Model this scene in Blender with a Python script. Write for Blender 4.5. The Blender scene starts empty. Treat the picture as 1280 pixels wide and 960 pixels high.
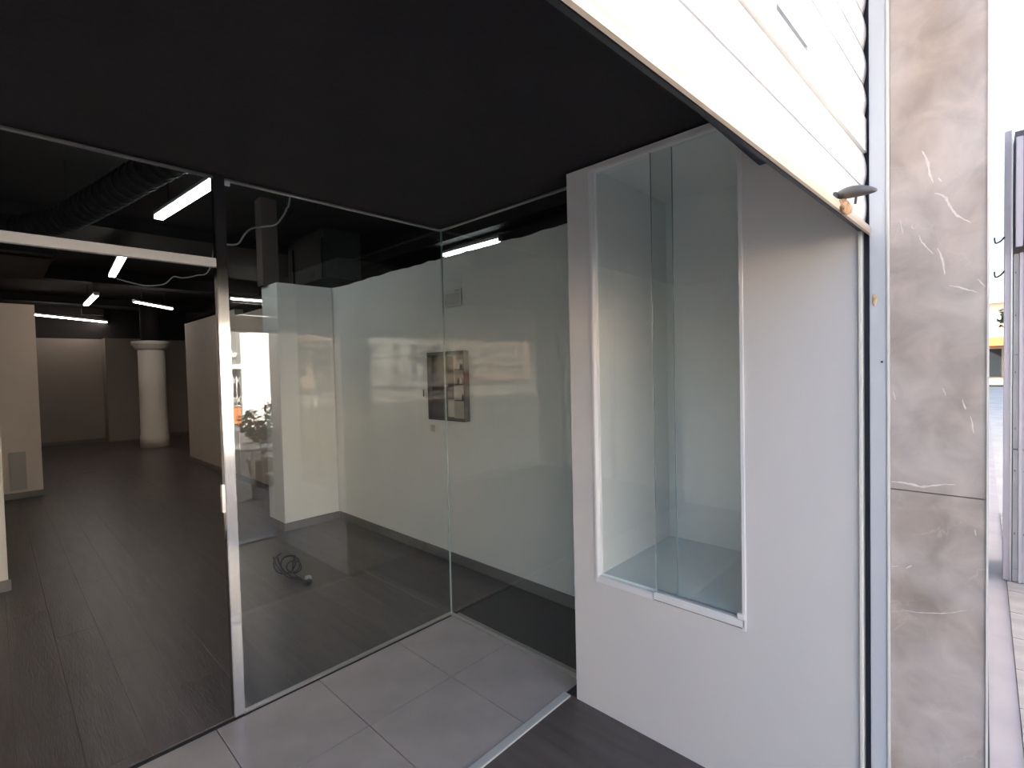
import bpy, bmesh, math, random
from mathutils import Vector, Matrix, noise as mnoise
random.seed(7)
S = bpy.context.scene
COL = S.collection

# ------------------------------------------------------------------ camera
F_PX = 620.34                                   # focal length in pixels of a 1280 px wide frame
YAW, PITCH, ROLL = 0.760714783, 0.0282196483, 0.0236269828
cy, sy, cp, sp = math.cos(YAW), math.sin(YAW), math.cos(PITCH), math.sin(PITCH)
fw = Vector((cy*cp, sy*cp, -sp)); rt = Vector((sy, -cy, 0)); dn = fw.cross(rt)
rt2 = rt*math.cos(ROLL) + dn*math.sin(ROLL); dn2 = -rt*math.sin(ROLL) + dn*math.cos(ROLL)
cam = bpy.data.cameras.new('camera'); cam.sensor_width = 36; cam.lens = F_PX/1280*36
cam.clip_start = .02; cam.clip_end = 400
co = bpy.data.objects.new('camera', cam); COL.objects.link(co)
M = Matrix((rt2, -dn2, -fw)).transposed().to_4x4(); M.translation = Vector((0, 0, 1.6))
co.matrix_world = M; S.camera = co

# ------------------------------------------------------------------ sky, sun, exposure
w = bpy.data.worlds.new('sky'); S.world = w; w.use_nodes = True
nt = w.node_tree; bg = nt.nodes['Background']
sky = nt.nodes.new('ShaderNodeTexSky'); sky.sky_type = 'NISHITA'; sky.sun_disc = False
sky.sun_elevation = math.radians(36); sky.sun_rotation = math.radians(-12); sky.dust_density = 5; sky.air_density = 1.0
SKY_STRENGTH = 0.34
nt.links.new(sky.outputs[0], bg.inputs[0]); bg.inputs[1].default_value = SKY_STRENGTH
sd = bpy.data.lights.new('sun', 'SUN'); sd.energy = 18; sd.angle = math.radians(.6); sd.color = (1, .93, .82)
so = bpy.data.objects.new('sun', sd); COL.objects.link(so)
so.rotation_euler = (math.radians(-54), 0, math.radians(12))      # shines from above the shop towards the far side of the street
S.view_settings.view_transform = 'Standard'; S.view_settings.look = 'None'
S.view_settings.gamma = 1; S.view_settings.use_curve_mapping = False
S.view_settings.exposure = 1.5
TUBE = 7.5                                                       # radiance of the LED diffusers

# ------------------------------------------------------------------ materials
def mat(name, col, rough=.5, metal=0, var=0, scale=4, bump=0, bscale=60, coords='Object', stretch=(1,1,1), spec=.5, col2=None):
    m = bpy.data.materials.new(name); m.use_nodes = True; t = m.node_tree; b = t.nodes['Principled BSDF']
    b.inputs['Base Color'].default_value = (*col, 1); b.inputs['Roughness'].default_value = rough
    b.inputs['Metallic'].default_value = metal; b.inputs['Specular IOR Level'].default_value = spec
    tc = t.nodes.new('ShaderNodeTexCoord'); mp = t.nodes.new('ShaderNodeMapping'); mp.inputs['Scale'].default_value = stretch
    t.links.new(tc.outputs[coords], mp.inputs[0])
    n = t.nodes.new('ShaderNodeTexNoise'); n.inputs['Scale'].default_value = scale; n.inputs['Detail'].default_value = 6
    t.links.new(mp.outputs[0], n.inputs['Vector'])
    if var or col2:
        r = t.nodes.new('ShaderNodeValToRGB')
        r.color_ramp.elements[0].position = .3; r.color_ramp.elements[1].position = .7
        a = col; c = col2 or tuple(min(1, x*(1+var)) for x in col)
        if not col2: a = tuple(x*(1-var) for x in col)
        r.color_ramp.elements[0].color = (*a, 1); r.color_ramp.elements[1].color = (*c, 1)
        t.links.new(n.outputs[0], r.inputs[0]); t.links.new(r.outputs[0], b.inputs['Base Color'])
    if bump:
        n2 = t.nodes.new('ShaderNodeTexNoise'); n2.inputs['Scale'].default_value = bscale
        t.links.new(mp.outputs[0], n2.inputs['Vector'])
        bp = t.nodes.new('ShaderNodeBump'); bp.inputs['Strength'].default_value = bump; bp.inputs['Distance'].default_value = .01
        t.links.new(n2.outputs[0], bp.inputs['Height']); t.links.new(bp.outputs[0], b.inputs['Normal'])
    return m

def emit(name, col, s):
    m = bpy.data.materials.new(name); m.use_nodes = True; t = m.node_tree; t.nodes.clear()
    e = t.nodes.new('ShaderNodeEmission'); o = t.nodes.new('ShaderNodeOutputMaterial')
    e.inputs[0].default_value = (*col, 1); e.inputs[1].default_value = s; t.links.new(e.outputs[0], o.inputs[0]); return m

def glass(name, tint, f0=.058, rough=0.0, haze=0):
    m = bpy.data.materials.new(name); m.use_nodes = True; t = m.node_tree; t.nodes.clear()
    o = t.nodes.new('ShaderNodeOutputMaterial'); tr = t.nodes.new('ShaderNodeBsdfTransparent'); tr.inputs[0].default_value = (*tint, 1)
    gl = t.nodes.new('ShaderNodeBsdfGlossy'); gl.inputs['Roughness'].default_value = rough
    ge = t.nodes.new('ShaderNodeNewGeometry'); d = t.nodes.new('ShaderNodeVectorMath'); d.operation = 'DOT_PRODUCT'
    t.links.new(ge.outputs['Incoming'], d.inputs[0]); t.links.new(ge.outputs['Normal'], d.inputs[1])
    def mth(op, a, b=None):
        n = t.nodes.new('ShaderNodeMath'); n.operation = op
        for i, v in enumerate((a, b)):
            if v is None: continue
            if isinstance(v, (int, float)): n.inputs[i].default_value = v
            else: t.links.new(v, n.inputs[i])
        return n.outputs[0]
    c = mth('ABSOLUTE', d.outputs['Value']); k = mth('POWER', mth('SUBTRACT', 1.0, c), 5.0)
    fr = mth('ADD', mth('MULTIPLY', k, 1-f0), f0)
    mx = t.nodes.new('ShaderNodeMixShader'); t.links.new(fr, mx.inputs[0])
    src = tr.outputs[0]
    if haze:
        df = t.nodes.new('ShaderNodeBsdfDiffuse'); df.inputs[0].default_value = (.8, .85, .83, 1)
        m2 = t.nodes.new('ShaderNodeMixShader'); m2.inputs[0].default_value = haze
        t.links.new(tr.outputs[0], m2.inputs[1]); t.links.new(df.outputs[0], m2.inputs[2]); src = m2.outputs[0]
    t.links.new(src, mx.inputs[1]); t.links.new(gl.outputs[0], mx.inputs[2]); t.links.new(mx.outputs[0], o.inputs[0])
    return m

def marble(name):
    m = mat(name, (.42, .34, .285), rough=.2, scale=3.4, col2=(.56, .495, .45))
    t = m.node_tree; b = t.nodes['Principled BSDF']; L = t.links
    base = b.inputs['Base Color'].links[0].from_socket
    n0 = [n for n in t.nodes if n.type == 'TEX_NOISE'][0]; n0.inputs['Distortion'].default_value = .6; n0.inputs['Detail'].default_value = 9
    tc = [n for n in t.nodes if n.type == 'TEX_COORD'][0]
    def noise(sc, det=4, dist=1.2, off=(0,0,0), st=(1,1,1)):
        mp = t.nodes.new('ShaderNodeMapping'); mp.inputs['Location'].default_value = off; mp.inputs['Scale'].default_value = st
        mp.inputs['Rotation'].default_value = (.5, 0, 0)
        L.new(tc.outputs['Object'], mp.inputs[0])
        n = t.nodes.new('ShaderNodeTexNoise'); n.inputs['Scale'].default_value = sc; n.inputs['Detail'].default_value = det; n.inputs['Distortion'].default_value = dist
        L.new(mp.outputs[0], n.inputs['Vector']); return n.outputs[0]
    def mth(op, a, b_=None, clamp=False):
        n = t.nodes.new('ShaderNodeMath'); n.operation = op; n.use_clamp = clamp
        for i, v in enumerate((a, b_)):
            if v is None: continue
            if isinstance(v, (int, float)): n.inputs[i].default_value = v
            else: L.new(v, n.inputs[i])
        return n.outputs[0]
    def vein(src, width):      # 1 on the 0.5 contour, 0 away from it
        return mth('SUBTRACT', 1.0, mth('DIVIDE', mth('ABSOLUTE', mth('SUBTRACT', src, .5)), width, True), True)
    v1 = vein(noise(2.0, 4, .5, (3.1, .4, 1.7), (1, 1, .7)), .016)
    gate = mth('MULTIPLY', mth('SUBTRACT', noise(4.2, 2, 0, (8, 2, 5)), .47), 9, True)
    v2 = mth('MULTIPLY', vein(noise(4.5, 6, .8, (0, 5, 9)), .010), .25)
    gate2 = mth('MULTIPLY', mth('SUBTRACT', noise(5, 2, 0, (1, 7, 3)), .5), 8, True)
    v = mth('MULTIPLY', v2, gate2)
    # fine mottling
    mot = noise(9, 10, .8, (2, 2, 2))
    mr = t.nodes.new('ShaderNodeMapRange'); L.new(mot, mr.inputs[0]); mr.inputs[1].default_value = .3; mr.inputs[2].default_value = .7
    mr.inputs[3].default_value = .80; mr.inputs[4].default_value = 1.14
    mm = t.nodes.new('ShaderNodeVectorMath'); mm.operation = 'SCALE'; L.new(base, mm.inputs[0]); L.new(mr.outputs[0], mm.inputs['Scale'])
    mx = t.nodes.new('ShaderNodeMix'); mx.data_type = 'RGBA'; L.new(v, mx.inputs[0]); L.new(mm.outputs[0], mx.inputs[6]); mx.inputs[7].default_value = (.66, .60, .54, 1)
    L.new(mx.outputs[2], b.inputs['Base Color'])
    return m

def laminate(name, c1, c2):
    m = mat(name, c1, rough=.33, scale=2.2, col2=c2, stretch=(9, .9, 1), bump=.12, bscale=14)
    t = m.node_tree; b = t.nodes['Principled BSDF']; base = b.inputs['Base Color'].links[0].from_socket
    oi = t.nodes.new('ShaderNodeObjectInfo'); mr = t.nodes.new('ShaderNodeMapRange'); t.links.new(oi.outputs['Random'], mr.inputs[0])
    mr.inputs[3].default_value = .90; mr.inputs[4].default_value = 1.1
    v = t.nodes.new('ShaderNodeVectorMath'); v.operation = 'SCALE'; t.links.new(base, v.inputs[0]); t.links.new(mr.outputs[0], v.inputs['Scale'])
    t.links.new(v.outputs[0], b.inputs['Base Color'])
    # every plank takes its own stretch of grain
    mp = [n for n in t.nodes if n.type == 'MAPPING'][0]; cx = t.nodes.new('ShaderNodeCombineXYZ')
    k = t.nodes.new('ShaderNodeMath'); k.operation = 'MULTIPLY'; k.inputs[1].default_value = 40
    t.links.new(oi.outputs['Random'], k.inputs[0]); t.links.new(k.outputs[0], cx.inputs[0]); t.links.new(k.outputs[0], cx.inputs[1])
    t.links.new(cx.outputs[0], mp.inputs['Location']); return m

WHITE = mat('white_paint', (.79, .785, .77), .55, var=.02, scale=3, bump=.04, bscale=90)
WARM = mat('warm_white_wall', (.70, .64, .57), .7, var=.03, scale=2, bump=.05)
CAB = mat('cabinet_lacquer', (.63, .605, .585), .38, var=.012, scale=2)
LINING = mat('niche_lining', (.84, .83, .81), .6, var=.02, scale=2)
SHELFM = mat('niche_floor_grey', (.76, .82, .82), .22, var=.02)
BLACK = mat('black_ceiling_paint', (.008, .0055, .006), .75, var=.2, scale=5, bump=.2, bscale=30)
SOFF = mat('black_soffit_paint', (.013, .0088, .0095), .85, var=.15, scale=6, bump=.15, bscale=50)
DUCTM = mat('dark_duct', (.006, .005, .005), .6, var=.2)
BROWN = mat('brown_pier_paint', (.075, .055, .05), .7, var=.1)
BASEM = mat('grey_skirting', (.17, .16, .155), .45, var=.06)
STEEL = mat('polished_steel', (.55, .53, .51), .12, 1, var=.05, scale=3, stretch=(8, 8, .5), bump=.02, bscale=20)
ALU = mat('brushed_aluminium', (.62, .61, .60), .35, 1, var=.05, stretch=(1, 1, 20))
ALUW = mat('satin_aluminium_transom', (.62, .60, .57), .45, .3, var=.03)
ALUJ = mat('grey_blue_anodised_jamb', (.60, .625, .65), .3, .1, var=.03, stretch=(1, 1, .3))
TRIMC = mat('cream_edge_trim', (.74, .71, .64), .4, var=.03)
DARKG = mat('dark_guide_gap', (.03, .035, .045), .5)
GLASS = glass('shopfront_glass', (.955, .98, .965))
GLASSD = glass('display_glass', (.965, .985, .975))
EDGE = mat('glass_edge_green', (.30, .37, .34), .15, var=.05)
LED = emit('led_diffuser', (.90, .97, 1), TUBE)
LEDW = emit('led_diffuser_warm', (1, .90, .82), TUBE)
MARB = marble('veined_marble')
SLATM = mat('cream_shutter_slat', (.86, .83, .78), .45, var=.02, scale=6)
BARM = mat('tan_bottom_rail', (.50, .42, .33), .4, .2, var=.1, scale=10)
RUST = mat('rusty_lock', (.42, .25, .13), .8, var=.45, scale=60, bump=.5, bscale=200)
HANDM = mat('grey_handle', (.15, .145, .14), .5, .2, var=.1, scale=30)
LAM = laminate('smoked_laminate', (.078, .060, .053), (.118, .096, .087))
LAMB = mat('laminate_underlay', (.05, .045, .04), .7)
TILE = mat('greige_tile', (.40, .345, .31), .28, var=.1, scale=5, bump=.05)
PAVE = mat('pavement_slab', (.46, .40, .345), .7, var=.15, scale=9, bump=.2)
ASPH = mat('asphalt', (.10, .10, .105), .85, var=.2, scale=30, bump=.3)
CONC = mat('pale_concrete', (.58, .53, .46), .8, var=.1, scale=2)
CABLEM = mat('black_cable', (.012, .011, .011), .45)
CABLEW = mat('grey_white_cable', (.45, .44, .42), .45)
PLASTW = mat('white_plastic', (.72, .71, .69), .35)
PLASTD = mat('dark_plastic', (.03, .03, .03), .4)
GRILL = mat('grey_vent_grille', (.52, .48, .43), .55)
NBROWN = mat('niche_brown_panel', (.085, .055, .045), .5, var=.15, scale=8, stretch=(6, 6, 1))
NBEIGE = mat('niche_beige_panel', (.42, .36, .29), .6, var=.1)
STONEP = mat('grey_stone_panel', (.40, .385, .38), .5, var=.12, scale=8)
POSTP = mat('lilac_grey_post', (.50, .46, .485), .4, .2, var=.05)
LEAF = mat('leaf_green', (.05, .09, .03), .5, var=.4, scale=8)
TERRA = mat('planter_dark', (.06, .055, .05), .6, var=.2)
ORANGE = mat('orange_board', (.70, .25, .08), .6, var=.15)
GREYF = mat('grey_shop_fascia', (.22, .225, .23), .6, var=.05)
WBLD = mat('white_render', (.88, .86, .82), .8, var=.04, scale=.7)
PINK = mat('pink_render', (.62, .40, .32), .8, var=.1, scale=.4)
OCHRE = mat('sand_render', (.62, .52, .40), .8, var=.1, scale=.4)
PALE = mat('pale_render', (.70, .67, .62), .8, var=.1, scale=.4)
WIN = mat('window_dark_glass', (.03, .035, .04), .08, var=.1)
TRUNK = mat('bark', (.10, .07, .05), .9, var=.3, scale=12, bump=.5)

# ------------------------------------------------------------------ builders
def finish(name, bm, m, parent=None, smooth=False, bevel=0):
    if bevel:
        bmesh.ops.bevel(bm, geom=[e for e in bm.edges], offset=bevel, segments=2, affect='EDGES', clamp_overlap=True)
    bmesh.ops.recalc_face_normals(bm, faces=bm.faces)
    me = bpy.data.meshes.new(name); bm.to_mesh(me); bm.free()
    for a in (m if isinstance(m, (list, tuple)) else [m]): me.materials.append(a)
    if smooth:
        for p in me.polygons: p.use_smooth = True
    o = bpy.data.objects.new(name, me); COL.objects.link(o)
    if parent: o.parent = parent
    return o
def box(bm, x0, x1, y0, y1, z0, z1, mi=0):
    vs = [bm.verts.new(p) for p in ((x0,y0,z0),(x1,y0,z0),(x1,y1,z0),(x0,y1,z0),(x0,y0,z1),(x1,y0,z1),(x1,y1,z1),(x0,y1,z1))]
    for f in ((0,3,2,1),(4,5,6,7),(0,1,5,4),(1,2,6,5),(2,3,7,6),(3,0,4,7)):
        bm.faces.new([vs[i] for i in f]).material_index = mi
    return vs
def off(b, loc):       # world extents -> extents relative to a thing's base
    return (b[0]-loc[0], b[1]-loc[0], b[2]-loc[1], b[3]-loc[1], b[4]-loc[2], b[5]-loc[2])
def B(name, b, m, parent=None, bevel=0, loc=None):
    """one box part; extents in world metres, mesh stored relative to loc (or the parent's base)"""
    if loc is None: loc = tuple(parent['_w']) if parent and '_w' in parent else ((b[0]+b[1])/2, (b[2]+b[3])/2, b[4])
    bm = bmesh.new(); box(bm, *off(b, loc)); o = finish(name, bm, m, parent, bevel=bevel)
    if not (parent and '_w' in parent): o.location = loc
    o['_w'] = loc
    return o
def BB(name, bs, m, parent=None, bevel=0):
    b0 = bs[0]; loc = tuple(parent['_w']) if parent and '_w' in parent else ((b0[0]+b0[1])/2, (b0[2]+b0[3])/2, b0[4])
    bm = bmesh.new()
    for b in bs: box(bm, *off(b, loc))
    o = finish(name, bm, m, parent, bevel=bevel)
    if not (parent and '_w' in parent): o.location = loc
    o['_w'] = loc; return o
def tag(o, label=None, cat=None, group=None, kind=None):
    if label: o['label'] = label
    if cat: o['category'] = cat
    if group: o['group'] = group
    if kind: o['kind'] = kind
    return o
def thing(name, loc, label, cat, group=None, rz=0):
    o = bpy.data.objects.new(name, None); COL.objects.link(o); o.location = loc; o.rotation_euler[2] = rz
    o['_w'] = loc; o.empty_display_size = .1
    return tag(o, label, cat, group)
def st(o, label=None): return tag(o, label, None, None, 'structure')
def tube(name, pts, r, m, parent=None, seg=8, loc=None, sub=6, radii=None):
    """swept tube through a smoothed polyline"""
    P = [Vector(p) for p in pts]; Q = []
    if sub > 1 and len(P) > 2:
        for i in range(len(P)-1):
            p0, p1, p2, p3 = P[max(i-1,0)], P[i], P[i+1], P[min(i+2, len(P)-1)]
            for k in range(sub):
                t = k/sub
                Q.append(.5*((2*p1)+(-p0+p2)*t+(2*p0-5*p1+4*p2-p3)*t*t+(-p0+3*p1-3*p2+p3)*t**3))
        Q.append(P[-1])
    else: Q = P
    base = Vector(loc) if loc else (Vector(parent['_w']) if parent and '_w' in parent else Q[0].copy())
    bm = bmesh.new(); rings = []; up = Vector((0, 0, 1)); prev = None
    for i, q in enumerate(Q):
        d = (Q[min(i+1, len(Q)-1)]-Q[max(i-1, 0)]).normalized()
        if prev is None:
            a = d.cross(up)
            if a.length < .1: a = d.cross(Vector((1, 0, 0)))
            a.normalize()
        else: a = (prev - d*prev.dot(d)).normalized()
        prev = a; b = d.cross(a)
        rr = radii[min(int(i*len(radii)/len(Q)), len(radii)-1)] if radii else r
        rings.append([bm.verts.new(q-base+(a*math.cos(2*math.pi*k/seg)+b*math.sin(2*math.pi*k/seg))*rr) for k in range(seg)])
    for i in range(len(rings)-1):
        for k in range(seg): bm.faces.new((rings[i][k], rings[i][(k+1)%seg], rings[i+1][(k+1)%seg], rings[i+1][k]))
    bm.faces.new(rings[0][::-1]); bm.faces.new(rings[-1])
    o = finish(name, bm, m, parent, smooth=True)
    if not (parent and '_w' in parent): o.location = base
    o['_w'] = tuple(base); return o
def lathe(name, prof, m, parent=None, loc=(0,0,0), seg=40, smooth=True):
    bm = bmesh.new(); rings = []
    base = Vector(loc) - (Vector(parent['_w']) if parent and '_w' in parent else Vector(loc))
    for r, z in prof: rings.append([bm.verts.new(base+Vector((r*math.cos(2*math.pi*k/seg), r*math.sin(2*math.pi*k/seg), z))) for k in range(seg)])
    for i in range(len(rings)-1):
        for k in range(seg): bm.faces.new((rings[i][k], rings[i][(k+1)%seg], rings[i+1][(k+1)%seg], rings[i+1][k]))
    bm.faces.new(rings[0][::-1]); bm.faces.new(rings[-1])
    o = finish(name, bm, m, parent, smooth=False)
    if smooth:
        for p in o.data.polygons: p.use_smooth = len(p.vertices) == 4
    if not (parent and '_w' in parent): o.location = loc
    o['_w'] = loc; return o
def copy_tree(o, parent=None):
    c = o.copy(); COL.objects.link(c)
    if parent: c.parent = parent
    for ch in list(o.children): copy_tree(ch, c)
    return c

# ------------------------------------------------------------------ floors
floor = st(B('floor', (-2.3, 6.1, -.02, 16.9, -.16, -.008), LAMB, loc=(0, 0, -.16)))
def plank_grid(x0, x1, y0, y1, wd, ln, parent):
    n = 0; cols = int(round((x1-x0)/wd)); cache = {}
    for i in range(cols):
        s = ((i*0.37) % 1)*ln; y = y0 - s
        while y < y1-.02:
            a, b = max(y, y0), min(y+ln, y1)
            if b-a > .03:
                key = round(b-a, 3)
                if key not in cache:
                    bm = bmesh.new(); box(bm, .0004, wd-.0004, .0004, (b-a)-.0004, -.008, 0)
                    es = [e for e in bm.edges if all(v.co.z > -.001 for v in e.verts)]
                    bmesh.ops.bevel(bm, geom=es, offset=.0004, segments=1, affect='EDGES')
                    me = bpy.data.meshes.new('plank'); bmesh.ops.recalc_face_normals(bm, faces=bm.faces); bm.to_mesh(me); bm.free(); me.materials.append(LAM); cache[key] = me
                o = bpy.data.objects.new('plank', cache[key]); COL.objects.link(o); o.parent = parent
                o.location = (x0+i*wd, a, .16); n += 1
            y += ln
    return n
N1 = plank_grid(-1.39, 2.63, 2.56, 11.2, .201, 1.55, floor)
N2 = plank_grid(-1.39, 6.05, 11.2, 16.9, .465, 2.4, floor)
N3 = plank_grid(-1.39, 1.9, .02, 1.46, .3, 1.44, floor)
# pale tiles in front of the glass
for i in range(8):
    for j in range(2):
        x, y = -1.75+i*.48, 1.50+j*.52
        bm = bmesh.new(); box(bm, .001, .477, .001, min(.517, 2.52-y), -.008, .001)
        o = finish('tile', bm, TILE, floor); o.location = (x, y, .16)
st(B('trim_1', (-1.75, 1.90, 1.46, 1.50, -.01, .006), ALUW, bevel=.002), 'thin metal strip across the floor in front of the glass')
st(B('trim_2', (-1.75, 1.90, -.12, -.02, -.03, .008), PLASTW, bevel=.003), 'metal threshold under the roller shutter')

# ------------------------------------------------------------------ shop shell
def wall(name, b, m, label=None, rough_top=False):
    if not rough_top: return st(B(name, b, m, loc=((b[0]+b[1])/2, (b[2]+b[3])/2, b[4])), label)
    # partition whose top edge was cut by hand: uneven along y
    x0, x1, y0, y1, z0, z1 = b; n = 44; bm = bmesh.new(); rows = []
    for i in range(n+1):
        y = y0+(y1-y0)*i/n; z = z1 + .010*mnoise.noise(Vector((y*2.2, 3, 0))) + (.006*random.choice((-1, 0, 0, 1)) if 0 < i < n else 0)
        rows.append([bm.verts.new(p) for p in ((x0, y, z0), (x0, y, z), (x1, y, z), (x1, y, z0))])
    for i in range(n):
        for k in range(4): bm.faces.new((rows[i][k], rows[i][(k+1)%4], rows[i+1][(k+1)%4], rows[i+1][k]))
    bm.faces.new(rows[0]); bm.faces.new(rows[-1][::-1])
    return st(finish(name, bm, m), label)
BACKP = mat('taupe_back_wall', (.34, .285, .245), .7, var=.04, scale=2)
wall('wall_back', (-2.3, 2.03, 16.64, 16.78, 0, 2.65), BACKP)
wall('wall_back', (2.03, 3.0, 16.08, 16.78, 0, 2.65), BACKP)
wall('wall_back', (3.0, 6.1, 16.42, 16.78, 0, 2.65), BACKP)
wall('wall_back_upper', (-2.3, 6.1, 16.66, 16.9, 2.65, 3.45), BLACK)
wall('wall_left', (-2.4, -2.25, 2.6, 16.9, 0, 3.45), WARM)
wall('wall_left_partition', (-2.25, .46, 9.55, 9.69, 0, 2.66), mat('cream_partition', (.80, .68, .57), .7, var=.03))
wall('wall_left_partition', (-2.25, .04, 5.42, 5.54, 0, 2.56), WARM)
wall('wall_right_partition', (2.631, 2.74, 1.30, 5.62, 0, 2.546), WHITE, rough_top=True)
wall('wall_right_partition', (2.62, 2.74, 5.62, 8.32, 0, 2.53), WARM)
wall('wall_right_partition', (2.617, 2.74, 8.32, 11.15, 0, 2.632), mat('beige_partition', (.52, .46, .40), .7, var=.03))
wall('wall_pier', (2.034, 2.62, 5.195, 5.60, 0, 2.545), WHITE)
wall('wall_right', (6.0, 6.15, .3, 16.9, 0, 3.45), DUCTM)
wall('wall_pier_upper', (1.99, 2.15, 5.42, 5.58, 2.545, 3.45), BROWN)
st(B('ceiling', (-2.4, 6.15, .62, 16.9, 3.45, 3.6), BLACK, loc=(0, 0, 3.45)))
st(B('ceiling_soffit', (-1.85, 2.045, .60, 2.60, 2.525, 3.44), SOFF, loc=(0, 0, 2.525)), 'black soffit over the entrance recess')
st(B('ceiling_soffit', (2.05, 2.72, .60, 1.32, 2.525, 3.44), SOFF, loc=(0, 0, 2.525)), 'black soffit over the display cabinet')
st(B('trim_3', (-1.755, 1.900, .46, .580, 2.300, 3.40), DARKG, loc=(0, 0, 2.300), bevel=.004), 'black lintel beam behind the roller shutter')
wall('wall_entrance_left', (-1.9, -1.76, .30, 2.55, 0, 3.45), WHITE)
wall('wall_front_left', (-2.4, -1.9, .30, 2.6, 0, 3.45), BLACK)
wall('wall_front_right', (2.64, 6.15, .05, .32, 0, 3.2), BLACK)
wall('wall_front_right', (2.76, 2.86, .33, 1.29, 0, 3.45), BLACK)
# facade above, which keeps the sun off the pavement
st(B('wall_facade_upper', (-14, 45, .0, .42, 3.25, 6.4), STONEP, loc=(0, 0, 3.25)))
st(B('roof', (-14, 45, .42, 17.2, 6.2, 6.4), CONC, loc=(0, 0, 6.2)))
st(B('wall_facade_left', (-14, -1.78, .0, .29, 0, 3.25), STONEP, loc=(-8, 0, 0)))
st(B('wall_facade_right', (2.36, 45, .005, .04, 0, 3.25), STONEP, loc=(8, 0, 0)))
# beams under the black ceiling
for k, (x0, x1, y0, y1, z0) in enumerate(((-2.2, 6.0, 7.2, 7.45, 3.32), (-2.2, 6.0, 10.9, 11.2, 3.25), (-2.2, 6.0, 14.6, 14.9, 3.3), (3.9, 4.2, 2.8, 16.5, 3.2))):
    st(B('ceiling_beam', (x0, x1, y0, y1, z0, 3.449), BLACK))
# skirtings
def skirt(name, b): return st(B(name, b, BASEM, bevel=.002))
skirt('baseboard_back', (-2.2, 2.03, 16.625, 16.64, 0, .085)); skirt('baseboard_back', (2.02, 3.0, 16.065, 16.08, 0, .03)); skirt('baseboard_back', (3.0, 6, 16.405, 16.42, 0, .085))
skirt('baseboard_left', (-2.2, .47, 9.535, 9.55, 0, .085)); skirt('baseboard_left', (.46, .475, 9.535, 9.69, 0, .085))
skirt('baseboard_left', (-2.2, .055, 5.405, 5.42, 0, .085)); skirt('baseboard_left', (.04, .055, 5.42, 5.54, 0, .085))
skirt('baseboard_right', (2.616, 2.631, 1.44, 5.18, 0, .08)); skirt('baseboard_right', (2.602, 2.617, 8.32, 11.16, 0, .085)); skirt('baseboard_right', (2.605, 2.62, 5.60, 8.32, 0, .085))
skirt('baseboard_pier', (2.02, 2.616, 5.180, 5.195, 0, .08)); skirt('baseboard_pier', (2.019, 2.034, 5.195, 5.60, 0, .08))

# ------------------------------------------------------------------ glazed shopfront
sf = thing('glass_shopfront', (.75, 2.55, 0), 'frameless glass shopfront with polished steel post, satin transom and open doorway', 'shopfront')
YG0, YG1 = 2.540, 2.550
B('post', (.727, .773, 2.524, 2.568, .01, 2.524), STEEL, sf, bevel=.003)
B('post', (-.245, -.20, 2.524, 2.568, .01, 2.524), STEEL, sf, bevel=.003)
B('transom', (-.20, .727, 2.526, 2.560, 2.100, 2.139), ALUW, sf, bevel=.002)
tag(B('glass_pane', (-.20, .727, YG0, YG1, 2.139, 2.505), GLASS, sf), 'clear fanlight pane above the doorway')
tag(B('glass_pane', (.773, 2.030, YG0, YG1, .012, 2.505), GLASS, sf), 'large front pane right of the steel post')
B('glass_pane', (-1.755, -.245, YG0, YG1, .012, 2.505), GLASS, sf)
tag(B('glass_pane', (2.031, 2.041, 1.438, 2.550, .012, 2.505), GLASS, sf), 'return pane meeting the front pane at a glass corner')
B('glass_edge', (2.0305, 2.0415, 2.535, 2.5385, .012, 2.505), EDGE, sf)
for b in ((-1.755, .727, 2.535, 2.556, 2.505, 2.5135), (.773, 2.045, 2.535, 2.556, 2.505, 2.5135), (2.026, 2.047, 1.438, 2.535, 2.505, 2.5135)): tag(B('top_channel', b, ALU, sf), 'slim aluminium head channel')
for b in ((.773, 2.045, 2.533, 2.557, .002, .012), (2.024, 2.048, 1.438, 2.533, .002, .012)): tag(B('bottom_channel', b, ALU, sf), 'slim aluminium floor channel')
gc = B('glass_clip', (.774, .798, 2.531, 2.5385, 2.480, 2.503), PLASTW, sf, bevel=.002); tag(gc, 'small pale glass clip')
sk = B('lock_keep', (.713, .7265, 2.528, 2.556, .975, 1.105), ALU, sf, bevel=.002)

# ------------------------------------------------------------------ display cabinet
X0, X1 = 1.904, 2.63
dc = thing('display_cabinet', (2.2, .85, 0), 'tall white display cabinet with sliding glass doors beside the marble pillar', 'cabinet')
BB('front_panel', [(X0, X0+.02, 1.298, 1.427, 0, 2.514), (X0, X0+.02, .289, .645, 0, 2.514), (X0, X0+.02, .645, 1.298, 0, .612), (X0, X0+.02, .645, 1.298, 2.492, 2.514)], CAB, dc)
B('side_panel', (X0+.02, 2.035, 1.407, 1.427, 0, 2.514), CAB, dc)
B('side_panel', (X0+.02, X1, .289, .310, 0, 2.514), CAB, dc)
B('side_panel', (2.035, X1, 1.40, 1.425, 0, 2.514), CAB, dc)
B('niche_wall', (X0+.02, 2.60, 1.276, 1.2975, .645, 2.50), LINING, dc)
B('niche_wall', (X0+.02, 2.60, .600, .6445, .645, 2.50), LINING, dc)
B('niche_back', (2.60, 2.62, .595, 1.2975, .645, 2.50), LINING, dc)
B('niche_top', (X0+.02, 2.62, .595, 1.2975, 2.50, 2.512), LINING, dc)
tag(B('niche_floor', (X0+.02, 2.62, .595, 1.2975, .625, .650), SHELFM, dc), 'pale grey-green niche floor board')
tag(B('jamb_trim', (X0-.006, X0+.024, 1.288, 1.302, .612, 2.494), PLASTW, dc, bevel=.002), 'white vertical frame strip, hinge side')
tag(B('jamb_trim', (X0-.006, X0+.024, .638, .652, .606, 2.494), PLASTW, dc, bevel=.002), 'white vertical frame strip, pillar side')
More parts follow.
